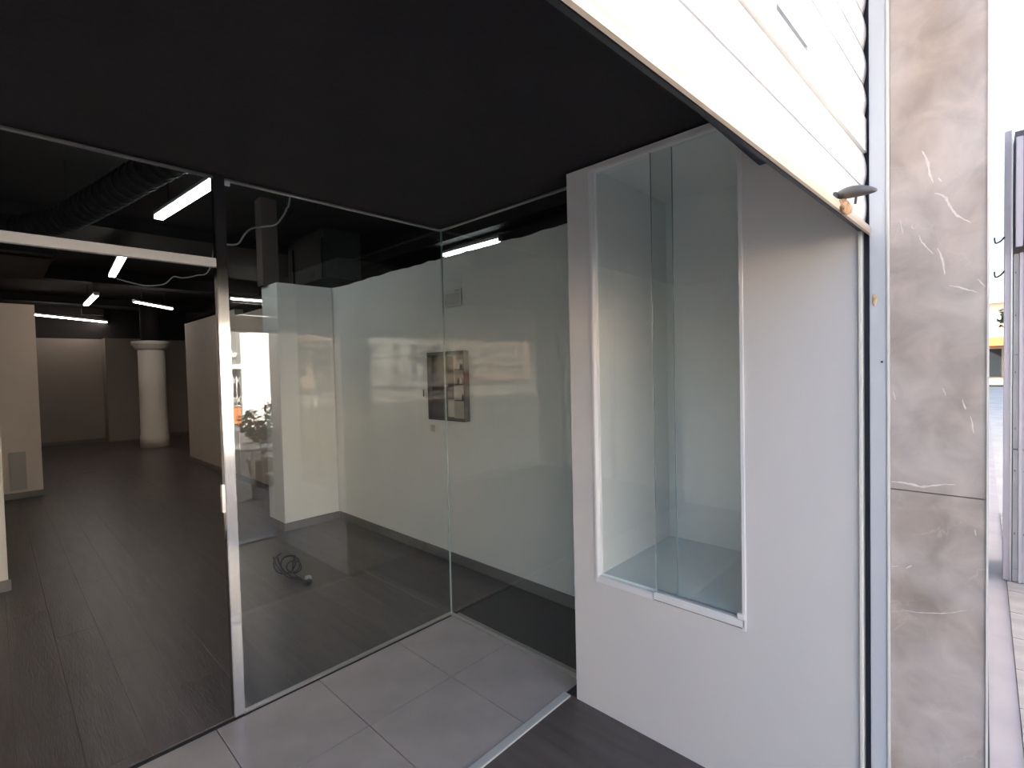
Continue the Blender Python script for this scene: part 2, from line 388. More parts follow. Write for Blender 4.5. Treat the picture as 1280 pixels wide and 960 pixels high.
B('top_track', (X0-.004, X0+.03, .652, 1.288, 2.482, 2.494), PLASTW, dc, bevel=.002)
tag(B('bottom_track', (X0-.009, X0+.03, .645, 1.010, .618, .650), PLASTW, dc, bevel=.003), 'front track rail, lighter and deeper')
tag(B('bottom_track', (X0-.004, X0+.034, 1.010, 1.290, .612, .640), PLASTW, dc, bevel=.003), 'rear track rail')
g1 = tag(B('glass_door', (X0+.016, X0+.021, .915, 1.288, .640, 2.482), GLASSD, dc), 'rear sliding glass door')
g2 = tag(B('glass_door', (X0+.004, X0+.009, .654, 1.000, .650, 2.482), GLASSD, dc), 'front sliding glass door')
B('glass_edge', (X0+.0155, X0+.0215, .9125, .9150, .640, 2.482), EDGE, g1, loc=dc['_w'])
B('glass_edge', (X0+.0035, X0+.0095, 1.000, 1.0025, .650, 2.482), EDGE, g2, loc=dc['_w'])
B('track_stop', (X0-.012, X0+.012, .640, .668, .650, .672), PLASTW, dc, bevel=.003)

# ------------------------------------------------------------------ guide rail and jamb
gr = thing('shutter_guide_rail', (1.91, .25, 0), 'vertical grey-blue aluminium guide rail between white cabinet and marble pillar', 'guide rail')
tag(B('inner_lip', (X0-.010, X0+.03, .2775, .2885, 0, 3.24), TRIMC, gr, bevel=.002), 'light aluminium lip')
tag(B('channel', (X0+.03, X0+.06, .2585, .2885, 0, 3.24), DARKG, gr), 'dark recess that the shutter slides in')
tag(B('face_plate', (X0-.002, X0+.03, .2180, .2600, 0, 3.24), ALUJ, gr, bevel=.002), 'grey-blue face plate')
tag(B('edge_trim', (X0-.006, X0+.03, .2090, .2175, 0, 3.24), TRIMC, gr, bevel=.002), 'cream edge trim')
bm = bmesh.new()
bmesh.ops.create_uvsphere(bm, u_segments=14, v_segments=10, radius=1)
for v in bm.verts:
    v.co.x *= .004; v.co.y *= .006*(1+.3*v.co.z); v.co.z *= .020; v.co.y += .003*mnoise.noise(v.co*80)
o = finish('chipped_patch', bm, mat('tan_filler', (.62, .42, .22), .8, var=.2, scale=80), gr, smooth=True)
o.location = Vector((X0-.002, .2475, 1.79))-Vector(gr['_w']); tag(o, 'small tan chip in the paint')
B('screw', (X0-.004, X0-.001, .226, .232, 1.595, 1.601), DARKG, gr)

# ------------------------------------------------------------------ marble pillar
mp = thing('marble_pillar', (2.12, .10, 0), 'polished beige-grey marble pillar with white veins at the shopfront corner', 'pillar')
B('core', (1.93, 2.355, .014, .205, 0, 3.24), CONC, mp)
for i, (z0, z1) in enumerate(((0, 1.2045), (1.2075, 2.72), (2.723, 3.24))):
    B('marble_panel', (1.9045, 1.93, -.006, .2085, z0, z1), MARB, mp, bevel=.001)
    B('marble_panel', (1.93, 2.355, -.006, .014, z0, z1), MARB, mp, bevel=.001)
VEINM = mat('white_calcite_vein', (.72, .66, .60), .2, var=.12, scale=40)
for q, wv in (
( [(0.1329, 2.2134), (0.1245, 2.1916), (0.1185, 2.1667), (0.1161, 2.143), (0.1078, 2.1139)] , 2.6 ),
( [(0.0972, 2.1254), (0.0891, 2.1125)] , 1.6 ),
( [(0.1048, 2.0825), (0.0902, 2.0749), (0.0798, 2.0631), (0.0729, 2.0403), (0.0587, 2.0106), (0.0447, 1.9962), (0.027, 1.9804)] , 2.4 ),
( [(0.0983, 1.924), (0.0913, 1.9036), (0.0866, 1.8837), (0.0831, 1.8449)] , 2.4 ),
( [(0.0727, 1.813), (0.05, 1.8039), (0.036, 1.7961), (0.0141, 1.7859)] , 2.0 ),
( [(0.1408, 1.971), (0.1348, 1.9503), (0.1227, 1.9301), (0.1078, 1.9088)] , 1.3 ),
( [(0.1574, 2.0011), (0.1525, 1.9891)] , 1 ),
( [(0.0141, 1.8236), (0.0033, 1.8073), (-0.0036, 1.7969)] , 1.0 ),
( [(0.1838, 2.0235), (0.1775, 1.9824)] , 1 ),
( [(0.2069, 1.228), (0.1809, 1.2292), (0.1567, 1.2269), (0.1349, 1.222), (0.1076, 1.2299), (0.0809, 1.2377), (0.0595, 1.2392)] , 2.6 ),
( [(0.21, 0.9608), (0.1903, 0.9693)] , 1.2 ),
( [(0.1709, 0.966), (0.1582, 0.9792)] , 1.4 ),
( [(0.1813, 0.8357), (0.1444, 0.8385), (0.0954, 0.852), (0.0718, 0.8604), (0.0317, 0.882)] , 1.1 ),
( [(0.0271, 1.4395), (0.0237, 1.417), (0.0204, 1.3908)] , 1.6 ),
( [(0.045, 1.4858), (0.0371, 1.458)] , 1.4 ),
( [(0.2012, 1.5067), (0.196, 1.4806)] , 1 ),
( [(0.0176, 1.1183), (0.0154, 1.1013)] , 1 ),
( [(0.087, 1.5182), (0.0794, 1.4951)] , 1 ),
):
    # calcite veins that lie in the polished face
    P = [Vector(p) for p in q]; D = []
    for i in range(len(P)-1):
        for k in range(5): D.append(P[i].lerp(P[i+1], k/5))
    D.append(P[-1]); bm = bmesh.new(); n = len(D); L_, R_ = [], []
    for i, p in enumerate(D):
        d = (D[min(i+1, n-1)]-D[max(i-1, 0)]).normalized(); nn = Vector((-d.y, d.x))
        p = p + nn*.0016*mnoise.noise(Vector((p.x*160, p.y*160, 0))); h = .0011*wv*math.sin(math.pi*(i+.6)/(n+.2))**.6*(1+.7*mnoise.noise(Vector((p.x*90, 4, p.y*90))))
        L_.append(bm.verts.new((1.9042-2.12, p.x+nn.x*h-.10, p.y+nn.y*h))); R_.append(bm.verts.new((1.9042-2.12, p.x-nn.x*h-.10, p.y-nn.y*h)))
    for i in range(n-1): bm.faces.new((L_[i], L_[i+1], R_[i+1], R_[i]))
    finish('vein', bm, VEINM, mp)
tag(B('corner_bead', (1.900, 1.908, -.0105, -.0055, 0, 3.24), TRIMC, mp), 'cream corner bead')

# ------------------------------------------------------------------ roller shutter (slightly out of square with the glass)
SR = math.radians(-2.6)
sh = thing('roller_shutter', (1.925, .277, 1.996), 'half raised cream roller shutter with tan bottom rail over the entrance', 'shutter', rz=-SR*0)
sh.rotation_euler[2] = SR
LEN = 3.62
def slat_mesh(h):
    prof = []
    n = 8
    for i in range(n+1):
        t = i/n; prof.append((-.0075*math.sin(math.pi*t)-.001, t*(h-.006)))
    prof += [(.004, h-.004), (.004, 0)]
    bm = bmesh.new(); a = [bm.verts.new((0, y, z)) for y, z in prof]; b = [bm.verts.new((-LEN, y, z)) for y, z in prof]
    for i in range(len(prof)):
        j = (i+1) % len(prof); bm.faces.new((a[i], a[j], b[j], b[i]))
    bm.faces.new(a[::-1]); bm.faces.new(b)
    bmesh.ops.recalc_face_normals(bm, faces=bm.faces)
    me = bpy.data.meshes.new('slat'); bm.to_mesh(me); bm.free(); me.materials.append(SLATM)
    return me
SH = .107
sm = slat_mesh(SH)
def slot_slat():
    bm = bmesh.new(); y0, y1 = -.0085, .004
    box(bm, -LEN, 0, y0, y1, 0, .058); box(bm, -LEN, 0, y0, y1, .072, SH-.004)
    edges = [0, -.60] + [v for k in range(6) for v in (-.60-k*.25-.205, -.60-(k+1)*.25)][:-0 or None] + [-LEN]
    for i in range(0, len(edges)-1, 2): box(bm, edges[i+1], edges[i], y0, y1, .058, .072)
    return finish('slat', bm, SLATM, sh)
for k in range(10):
    if k == 2:
        o = slot_slat(); o.location = (0, 0, .046+k*SH); tag(o, 'slat with a row of slots'); continue
    o = bpy.data.objects.new('slat', sm); COL.objects.link(o); o.parent = sh; o.location = (0, 0, .046+k*SH)
    if k == 0: o.location.z = .032; o.scale.z = (.046+SH-.032)/SH
bm = bmesh.new()
prof = [(-.014, 0), (-.020, .002), (-.0235, .010), (-.0225, .020), (-.017, .029), (-.006, .031), (.009, .032), (.009, .026), (-.002, .016)]
a = [bm.verts.new((0, y, z)) for y, z in prof]; b = [bm.verts.new((-LEN, y, z)) for y, z in prof]
for i in range(len(prof)): bm.faces.new((a[i], a[(i+1)%len(prof)], b[(i+1)%len(prof)], b[i]))
bm.faces.new(a[::-1]); bm.faces.new(b)
tag(finish('bottom_rail', bm, BARM, sh), 'tan rounded bottom rail')
bm = bmesh.new(); box(bm, -LEN, 0, -.001, .008, .012, .022)
tag(finish('rubber_seal', bm, PLASTD, sh), 'dark rubber seal strip')
# pull handle: flat pointed lever that sticks out of the shutter, rusty lock under it
bm = bmesh.new(); bmesh.ops.create_uvsphere(bm, u_segments=24, v_segments=14, radius=1)
for v in bm.verts:
    t = (1-v.co.y)/2                                   # 0 at the root, 1 at the tip
    v.co.x *= .026*(1-.55*t*t); v.co.z = v.co.z*.0175*(1-.35*t) + .005*math.sin(math.pi*t); v.co.y = -.048-.048*(-v.co.y) if v.co.y < 0 else -.048+.048*v.co.y
hd = finish('pull_handle', bm, HANDM, sh, smooth=True); hd.location = (-.353, -.004, .047); tag(hd, 'grey pointed pull handle'); hd.rotation_euler = (.12, 0, -.12)
bm = bmesh.new(); box(bm, -.022, -.014, -.012, .004, -.024, .006)
finish('handle_arm', bm, HANDM, hd, bevel=.002)
bm = bmesh.new(); box(bm, .006, .010, -.05, -.044, -.026, .0)
finish('lock_pin', bm, HANDM, hd, bevel=.001)
bm = bmesh.new(); bmesh.ops.create_icosphere(bm, subdivisions=3, radius=1)
for v in bm.verts:
    n = 1+.3*mnoise.noise(v.co*2.3); v.co.x *= .048*n; v.co.y *= .012*n; v.co.z *= (.019-.006*v.co.x/.048)*n
o = finish('lock', bm, RUST, sh, smooth=True); o.location = (-.340, -.024, .014); tag(o, 'rusty orange lock')

# ------------------------------------------------------------------ LED battens on the ceiling
def batten(p, q, zc, m, label, wd=.055, drop=True):
    p, q = Vector(p), Vector(q); mid = (p+q)/2; L = (q-p).length; ang = math.atan2(q.y-p.y, q.x-p.x)
    t = thing('led_batten', tuple(mid), label, 'ceiling light', 'led battens under the black ceiling', ang)
    def pb(name, b, mm, bev=0):
        bm = bmesh.new(); box(bm, *b); return finish(name, bm, mm, t, bevel=bev)
    pb('housing', (-L/2, L/2, -wd*.55, wd*.55, .012, .045), PLASTW, .003)
    pb('diffuser', (-L/2+.012, L/2-.012, -wd/2, wd/2, -.02, .0115), m, .006)
    pb('end_cap', (-L/2-.006, -L/2+.012, -wd/2, wd/2, -.02, .0115), PLASTW); pb('end_cap', (L/2-.012, L/2+.006, -wd/2, wd/2, -.02, .0115), PLASTW)
    if drop:
        for s in (-.3, .3): pb('hanger', (s*L-.003, s*L+.003, -.003, .003, .045, zc-mid.z), DUCTM)
    return t
Z = 3.1
batten((1.138, 5.59, Z), (1.252, 4.18, Z), 3.45, LED, 'bright white led batten just left of the steel post, largest of the ceiling lights', .075)
batten((1.274, 9.17, Z), (1.165, 7.55, Z), 3.45, LEDW, 'short looking led batten directly below the middle of the aluminium transom', .075)
batten((1.372, 12.98, Z), (1.342, 11.3, Z), 3.45, LEDW, 'small led batten above the right end of the long thin one', .08)
batten((.701, 15.46, Z), (2.157, 16.63, Z), 3.45, LEDW, 'long thin led batten over the far back wall', .05)
batten((1.97, 11.95, Z), (2.773, 12.75, Z), 3.45, LEDW, 'slanting led batten above and left of the round white column', .05)
batten((3.22, 10.48, Z), (3.95, 10.48, Z), 3.45, LEDW, 'thin led batten seen just right of the steel post', .05)
batten((4.09, 5.05, Z), (4.10, 4.03, Z), 3.45, LED, 'bright led batten above the white partition, right of the glass corner', .06)

# ------------------------------------------------------------------ round column
rc = thing('round_column', (2.62, 14.10, 0), 'round white column with a stepped capital at the back of the shop', 'column')
lathe('shaft', [(.285, 0), (.285, .28), (.270, .30), (.265, 1.2), (.262, 2.26)], WARM, rc, loc=(2.62, 14.10, 0))
lathe('capital', [(.27, 2.26), (.30, 2.28), (.345, 2.33), (.345, 2.36), (.375, 2.37), (.375, 2.46), (.30, 2.47)], WARM, rc, loc=(2.62, 14.10, 0))
lathe('neck', [(.2, 2.46), (.2, 3.449)], BLACK, rc, loc=(2.62, 14.10, 0))

# ------------------------------------------------------------------ ducts, black boxes, ceiling cables
fd = thing('flexible_duct', (.55, 4.9, 3.05), 'black ribbed flexible duct under the ceiling above the transom', 'duct')
pts = [(.25, 6.3, 2.98), (.50, 5.6, 2.97), (.66, 4.9, 3.0), (.86, 4.2, 3.08), (1.1, 3.6, 3.2)]
pts_fd = [pts[1], pts[3]]
tube('duct_core', pts, .10, DUCTM, fd, seg=14)
for k in range(30):
    t = k/29*(len(pts)-1.001); i = int(t); a, b = Vector(pts[i]), Vector(pts[i+1]); c = a.lerp(b, t-i); d = (b-a).normalized()
    tube('rib', [c-d*.012, c+d*.012], .116, DUCTM, fd, seg=14, sub=1)
bd = thing('air_duct', (3.0, 6.3, 3.1), 'black rectangular air duct behind the white pier', 'duct')
B('duct_body', (2.95, 3.45, 6.0, 7.1, 2.82, 3.449), DUCTM, bd, bevel=.004)
B('flange', (2.93, 3.47, 6.05, 6.08, 2.80, 3.32), BLACK, bd)
B('flange', (2.93, 3.47, 6.9, 6.93, 2.80, 3.32), BLACK, bd)
bd = thing('air_duct', (0, 8.0, 3.1), 'wide black air duct crossing the ceiling left of the ribbed one', 'duct')
B('duct_body', (-.6, .55, 7.5, 9.4, 3.0, 3.38), DUCTM, bd, bevel=.004)
B('flange', (-.62, .57, 7.7, 7.73, 2.98, 3.40), BLACK, bd)
c = thing('junction_box', (1.75, 15.475, 3.15), 'small pale junction box lit beside the long led batten', 'junction box')
B('body', (1.55, 1.95, 15.4, 15.55, 3.15, 3.30), BROWN, c, bevel=.005)
c = tube('hanging_cable', [(.98, 3.2, 2.37), (1.04, 3.2, 2.385), (1.08, 3.2, 2.45), (1.12, 3.2, 2.49), (1.19, 3.2, 2.515), (1.26, 3.2, 2.54), (1.30, 3.2, 2.59), (1.33, 3.2, 2.65), (1.36, 3.2, 2.76), (1.45, 3.2, 3.44)], .0055, CABLEW, seg=6)
tag(c, 'grey-white cable drooping from the ceiling right of the steel post', 'cable')
c = tube('hanging_cable', [(1.33, 3.2, 3.44), (1.345, 3.25, 2.70), (1.39, 3.25, 2.66), (1.44, 3.25, 2.62), (1.52, 3.25, 2.66), (1.56, 3.25, 2.78), (1.6, 3.25, 3.44)], .005, DUCTM, seg=6)
tag(c, 'dark cable loop hanging above the white pier', 'cable')
c = tube('hanging_cable', [(.94, 6.5, 2.64), (1.07, 6.5, 2.61), (1.20, 6.5, 2.595), (1.35, 6.5, 2.63), (1.44, 6.5, 2.72), (1.52, 6.5, 2.715), (1.66, 6.5, 2.76), (1.80, 6.5, 2.86), (1.9, 6.5, 3.44)], .007, CABLEW, seg=6)
tag(c, 'grey-white cable sagging under the transom, left of the steel post', 'cable')

for p, q in ((fd, pts_fd), ):
    for x, y, z in q: B('hanger', (x-.004, x+.004, y-.004, y+.004, z, 3.45), DUCTM, p)
B('hanger', (-.004, .004, 8.2, 8.208, 3.37, 3.45), DUCTM, bd); B('hanger', (-.004, .004, 9.0, 9.008, 3.37, 3.45), DUCTM, bd)
# ------------------------------------------------------------------ wall items
vg = thing('vent_grille', (.22, 9.545, .12), 'tall grey vent grille low on the left partition', 'vent')
B('frame', (.135, .300, 9.536, 9.549, .12, .64), GRILL, vg, bevel=.002)
for k in range(20): B('slat', (.148, .287, 9.530, 9.536, .137+k*.0245, .150+k*.0245), GRILL, vg)
em = thing('emergency_light', (2.63, 3.14, 2.13), 'pale rectangular emergency light high on the white wall behind the glass corner', 'emergency light')
B('housing', (2.620, 2.6305, 3.03, 3.255, 2.125, 2.270), PLASTW, em, bevel=.006)
B('lens', (2.617, 2.620, 3.045, 3.240, 2.145, 2.235), mat('grey_lens', (.60, .60, .57), .2), em)
B('label_plate', (2.618, 2.620, 3.05, 3.11, 2.242, 2.26), GRILL, em)
sw = thing('wall_switch', (2.63, 3.57, 1.36), 'small white wall thermostat with dark display left of the wall niche', 'thermostat')
B('plate', (2.618, 2.6305, 3.535, 3.60, 1.37, 1.46), PLASTW, sw, bevel=.002); B('display', (2.616, 2.618, 3.555, 3.572, 1.385, 1.445), PLASTD, sw)
ol = thing('wall_socket', (2.63, 3.45, 1.08), 'white wall socket below the wall niche', 'socket')
B('plate', (2.622, 2.6305, 3.40, 3.50, 1.075, 1.15), PLASTW, ol, bevel=.002); B('insert', (2.620, 2.622, 3.42, 3.48, 1.085, 1.14), GRILL, ol)
# framed niche set in the partition
nc = thing('wall_niche', (2.60, 3.21, 1.19), 'dark framed wall niche with small shelves on the white partition', 'niche')
B('back', (2.622, 2.6305, 2.973, 3.447, 1.196, 1.764), NBROWN, nc)
BB('frame', [(2.575, 2.622, 2.973, 2.980, 1.196, 1.764), (2.575, 2.622, 3.440, 3.447, 1.196, 1.764), (2.575, 2.622, 2.98, 3.44, 1.196, 1.206), (2.575, 2.622, 2.98, 3.44, 1.730, 1.764)], PLASTD, nc)
tag(B('divider', (2.580, 2.622, 3.232, 3.242, 1.206, 1.730), BROWN, nc), 'brown divider')
tag(B('back_panel', (2.616, 2.622, 2.99, 3.148, 1.215, 1.725), NBEIGE, nc), 'beige back panel behind the shelves')
tag(B('back_panel', (2.612, 2.622, 3.25, 3.432, 1.206, 1.38), BROWN, nc), 'lower brown panel')
tag(B('back_panel', (2.612, 2.622, 3.155, 3.228, 1.225, 1.37), GRILL, nc), 'grey lower panel')
for z in (1.36, 1.49, 1.61): B('shelf', (2.585, 2.616, 2.985, 3.10, z, z+.008), PLASTD, nc)
for k, (y, z) in enumerate(((3.04, 1.498), (3.07, 1.498), (3.02, 1.368), (3.06, 1.618), (3.03, 1.618))):
    o = lathe('bottle', [(.008, 0), (.009, .004), (.009, .03), (.004, .038), (.004, .048)], (PLASTW, NBROWN, PLASTD)[k % 3], None, loc=(2.598, y, z), seg=10)
    tag(o, ('tiny white bottle on the middle shelf of the wall niche, nearer the glass joint side', 'tiny brown bottle on the middle shelf of the wall niche, left of the white one', 'tiny dark bottle alone at the right of the lowest niche shelf', 'tiny white bottle on the top shelf of the wall niche', 'tiny brown bottle on the top shelf of the wall niche')[k], 'bottle', 'tiny bottles in the wall niche')

# ------------------------------------------------------------------ cable bundle on the floor
cb = thing('cable_bundle', (1.58, 4.0, 0), 'black coiled cable bundle with a pale plug lying on the wooden floor', 'cable')
def loop(cx, cyy, r, ph, tilt, n=14, turns=1.1, z0=.02, sq=1.0):
    out = []
    for i in range(n+1):
        a = ph+turns*2*math.pi*i/n
        out.append((cx+r*math.cos(a), cyy+r*sq*math.sin(a)*math.cos(tilt), z0+.01+r*(1+math.sin(a))*math.sin(tilt)))
    return out
tube('cable_loop', loop(1.60, 4.02, .072, .3, .9), .0065, CABLEM, cb, seg=6)
tube('cable_loop', loop(1.565, 4.04, .082, 1.7, 1.1, turns=.8), .0065, CABLEM, cb, seg=6)
tube('cable_loop', loop(1.62, 4.00, .055, 2.9, .7, turns=1.3), .0065, CABLEM, cb, seg=6)
tube('cable_end', [(1.50, 4.10, .16), (1.50, 4.02, .10), (1.54, 3.92, .03), (1.60, 3.84, .012), (1.62, 3.76, .012)], .0065, CABLEM, cb, seg=6)
tube('cable_end', [(1.54, 4.12, .15), (1.53, 4.03, .09), (1.57, 3.94, .02), (1.62, 3.88, .01)], .0065, CABLEM, cb, seg=6)
tube('cable_end', [(1.66, 4.07, .13), (1.61, 4.0, .08), (1.59, 3.93, .04), (1.61, 3.83, .012)], .0065, CABLEM, cb, seg=6)
tag(B('plug', (1.635, 1.675, 3.80, 3.84, .002, .03), PLASTW, cb, bevel=.004), 'pale plug')
tag(B('plug', (1.60, 1.645, 3.73, 3.77, .002, .03), PLASTD, cb, bevel=.004), 'black plug')

# ------------------------------------------------------------------ neighbouring shopfront along the pavement
npst = thing('metal_post', (5.05, -.12, 0), 'lilac-grey metal post of the neighbouring shopfront beyond the marble pillar', 'post')
B('shaft', (5.0, 5.10, -.1425, -.102, 0, 3.2), POSTP, npst, bevel=.003)
B('flange', (4.985, 5.0, -.1445, -.136, .0, 3.2), ALU, npst, bevel=.001)
for z, y in ((2.46, -.102), (2.22, -.102)): tube('hook', [(5.0, y, z), (4.97, y+.02, z-.03), (4.96, y+.045, z-.04), (4.96, y+.05, z-.0)], .006, PLASTD, npst, seg=6)
npr = thing('stone_clad_pier', (5.2, -.3, 0), 'grey stone clad pier with screw heads at the right edge', 'pier')
B('core', (5.02, 5.5, -.60, -.150, 0, 2.335), CONC, npr)
for z0, z1 in ((.0, .09), (.09, .95), (.955, 1.62), (1.625, 2.33)):
    B('stone_panel', (5.0, 5.02, -.178, -.150, z0+.003, z1), STONEP, npr)
    B('stone_panel', (4.995, 5.02, -.60, -.197, z0+.003, z1), STONEP, npr)
B('cover_strip', (4.985, 5.02, -.196, -.179, 0, 2.335), POSTP, npr)
for z in (.35, .8, 1.1, 1.5, 1.9, 2.2):
    for y in (-.160, -.206): B('screw', (4.988, 4.9995, y-.0018, y+.0018, z-.006, z+.006), PLASTD, npr)
nca = thing('awning_box', (5.3, -.6, 2.36), 'dark grey-purple awning box above the stone clad pier', 'awning')
bm = bmesh.new()
pr = [(-.150, 2.50), (-.150, 3.15), (-1.2, 3.15), (-1.2, 2.34), (-.24, 2.345)]
a = [bm.verts.new((4.9-5.3, y+.6, z-2.36)) for y, z in pr]; b = [bm.verts.new((7-5.3, y+.6, z-2.36)) for y, z in pr]
for i in range(5): bm.faces.new((a[i], a[(i+1)%5], b[(i+1)%5], b[i]))
bm.faces.new(a); bm.faces.new(b[::-1]); finish('casing', bm, mat('awning_grey', (.10, .085, .10), .6, var=.1), nca)
B('arm', (4.86, 4.9, -.19, -.155, 2.36, 3.1), POSTP, nca, bevel=.003)

# ------------------------------------------------------------------ street
pv = st(B('ground_pavement', (-16, 40, -3.6, -.12, -.25, -.025), CONC, loc=(0, 0, -.25)))
bm = bmesh.new(); box(bm, .003, .397, .003, .397, -.02, 0); pme = bpy.data.meshes.new('slab'); bmesh.ops.recalc_face_normals(bm, faces=bm.faces); bm.to_mesh(bm and pme); bm.free(); pme.materials.append(PAVE)
for i in range(27):
    for j in range(8):
        o = bpy.data.objects.new('paving_slab', pme); COL.objects.link(o); o.parent = pv; o.location = (-3.6+i*.4, -.52-j*.4, .245)
st(B('ground_pavement', (1.905, 40, -.12, .004, -.25, -.012), mat('pink_stone_edge', (.50, .42, .38), .5, var=.08), loc=(8, 0, -.25)))
st(B('ground_kerb', (-16, 40, -3.75, -3.6, -.25, -.01), CONC, loc=(0, -3.7, -.25)))
st(B('ground_road', (-90, 60, -20, -3.75, -.35, -.12), ASPH, loc=(0, 0, -.35)))
st(B('ground_road', (-90, -2, -38, -20, -.35, -.10), CONC, loc=(0, -30, -.35)), 'pale sunlit concrete strip across the square')
st(B('ground_road', (-90, -2, -80, -38, -.35, -.12), ASPH, loc=(0, -60, -.35)))
st(B('ground_pavement', (-2, 60, -60, -20, -.35, -.10), CONC, loc=(0, -30, -.35)))

def facade(loc, wdt, dep, hgt, m, label, nx, nz, z1=1.2, wm=WIN, roofm=PALE):
    t = thing('building', loc, label, 'building', 'buildings across the square' if loc[1] < -40 else None)
    def pb(name, b, mm): bm = bmesh.new(); box(bm, *b); return finish(name, bm, mm, t)
    pb('wall', (-wdt/2, wdt/2, -dep, 0, -.3, hgt), m); pb('cornice', (-wdt/2-.1, wdt/2+.1, -dep, .15, hgt, hgt+.25), roofm)
    for i in range(nx):
        for k in range(nz):
            x = -wdt/2+(i+.5)*wdt/nx; z = z1+k*3
            f = pb('window', (x-.55, x+.55, 0, .06, z, z+1.5), roofm)
            bm = bmesh.new(); box(bm, x-.46, x+.46, .061, .07, z+.08, z+1.42); finish('pane', bm, wm, f)
            if k: pb('balcony', (x-.8, x+.8, .0, .7, z-.35, z+.35), roofm)
    return t
facade((10.9, -12, 0), 10.8, 5, 6.2, WBLD, 'sunlit white rendered building across the street', 3, 1, z1=3.6)
gb = thing('building', (3.0, -12, 0), 'grey fronted shop with a white tick sign and a white folding gate', 'building')
B('wall', (.6, 5.48, -17, -12.0, -.3, 5), GREYF, gb)
B('cornice', (.5, 5.48, -17, -11.9, 5, 5.2), PALE, gb)
B('white_band', (.6, 5.48, -12.0, -11.93, 1.84, 1.98), WBLD, gb)
B('shop_window', (.9, 5.44, -12.0, -11.97, .62, 1.80), WIN, gb)
B('orange_stallriser', (.9, 5.44, -12.0, -11.95, .10, .62), ORANGE, gb)
tag(B('pilaster', (3.1, 5.10, -12.0, -11.70, -.12, 5), WBLD, gb), 'broad white rendered pilaster')
ga = B('folding_gate', (5.11, 5.46, -11.955, -11.94, .66, .69), WBLD, gb)
for k in range(3):
    x = 5.13+k*.10
    tube('gate_bar', [(x, -11.94, .66), (x, -11.94, 1.62)], .014, WBLD, ga, seg=5, loc=gb['_w'], sub=1)
    for z in (.75, 1.35): tube('gate_bar', [(x, -11.94, z), (x+.10, -11.94, z+.22)], .011, WBLD, ga, seg=5, loc=gb['_w'], sub=1); tube('gate_bar', [(x+.10, -11.94, z), (x, -11.94, z+.22)], .011, WBLD, ga, seg=5, loc=gb['_w'], sub=1)
tk = thing('tick_sign', (5.28, -11.96, 2.2), 'white tick shaped sign on the grey shop fascia', 'sign')
bm = bmesh.new(); pts = [(-.02, 2.20), (.05, 2.20), (.12, 2.34), (.06, 2.36), (.02, 2.28), (-.13, 2.58), (-.22, 2.58)]
a = [bm.verts.new((x, -.038, z-2.2)) for x, z in pts]; b = [bm.verts.new((x, .03, z-2.2)) for x, z in pts]
for i in range(len(pts)): bm.faces.new((a[i], a[(i+1)%len(pts)], b[(i+1)%len(pts)], b[i]))
bm.faces.new(a); bm.faces.new(b[::-1]); finish('tick', bm, WBLD, tk)
facade((-14, -56, 0), 14, 8, 12, OCHRE, 'sand coloured apartment block at the left of the square', 5, 3)
facade((-26, -56, 0), 9.6, 8, 14, PINK, 'pink rendered apartment block across the square', 3, 4)
facade((-36, -56, 0), 9.8, 8, 11, PALE, 'pale apartment block right of the pink one across the square', 3, 3)
facade((-47, -56, 0), 11, 8, 13, OCHRE, 'sand coloured apartment block beyond the pale one', 4, 4)
facade((-60, -56, 0), 14, 8, 10, PINK, 'pink terrace at the far end of the square', 5, 3)
eb = thing('building', (52, -5, 0), 'distant building closing the far end of the street', 'building')
B('wall', (50, 56, -14, 3, -.3, 5.6), OCHRE, eb); B('cornice', (49.8, 56, -14.1, 3.1, 5.6, 5.9), PALE, eb)
B('orange_awning', (48.6, 50, -3.2, .2, 2.5, 3.1), ORANGE, eb)
for k in range(6): B('window', (49.96, 50, -3.4-k*1.8, -2.3-k*1.8, 3.6, 4.9), WIN, eb)
for k in range(2): B('window', (49.96, 50, -.9-k*1.3, -.1-k*1.3, .3, 2.3), WIN, eb)

def tree(loc, h, r, label, n=900):
    t = thing('street_tree', loc, label, 'tree'); rnd = random.Random(int(loc[0]*7))
    tube('trunk', [loc, (loc[0]+.1, loc[1], loc[2]+h*.4), (loc[0], loc[1]+.1, loc[2]+h*.75)], .14, TRUNK, t, seg=8, radii=[.18, .14, .09])
    bm = bmesh.new()
    for _ in range(n):
        a, b = rnd.uniform(0, 6.28), math.acos(rnd.uniform(-1, 1)); rr = r*rnd.uniform(.55, 1)*(1+.25*math.sin(3*a)*math.sin(2*b))
        c = Vector((rr*math.sin(b)*math.cos(a), rr*math.sin(b)*math.sin(a), h*.75+rr*.8*math.cos(b)))
        u = Vector((rnd.uniform(-1,1), rnd.uniform(-1,1), rnd.uniform(-1,1))).normalized(); v = u.orthogonal().normalized(); s = rnd.uniform(.12, .24)
        f = [bm.verts.new(c+u*s), bm.verts.new(c+v*s*.6), bm.verts.new(c-u*s), bm.verts.new(c-v*s*.6)]; bm.faces.new(f)
    tag(finish('foliage', bm, LEAF, t), kind='stuff')
tree((38, -2.4, -.02), 5.6, 1.8, 'small street tree at the far end of the pavement')
tree((-19, -44, -.1), 5, 2.0, 'street tree in front of the sand coloured apartment block')
tree((-33, -45, -.1), 5, 2.0, 'street tree in front of the pale apartment block')

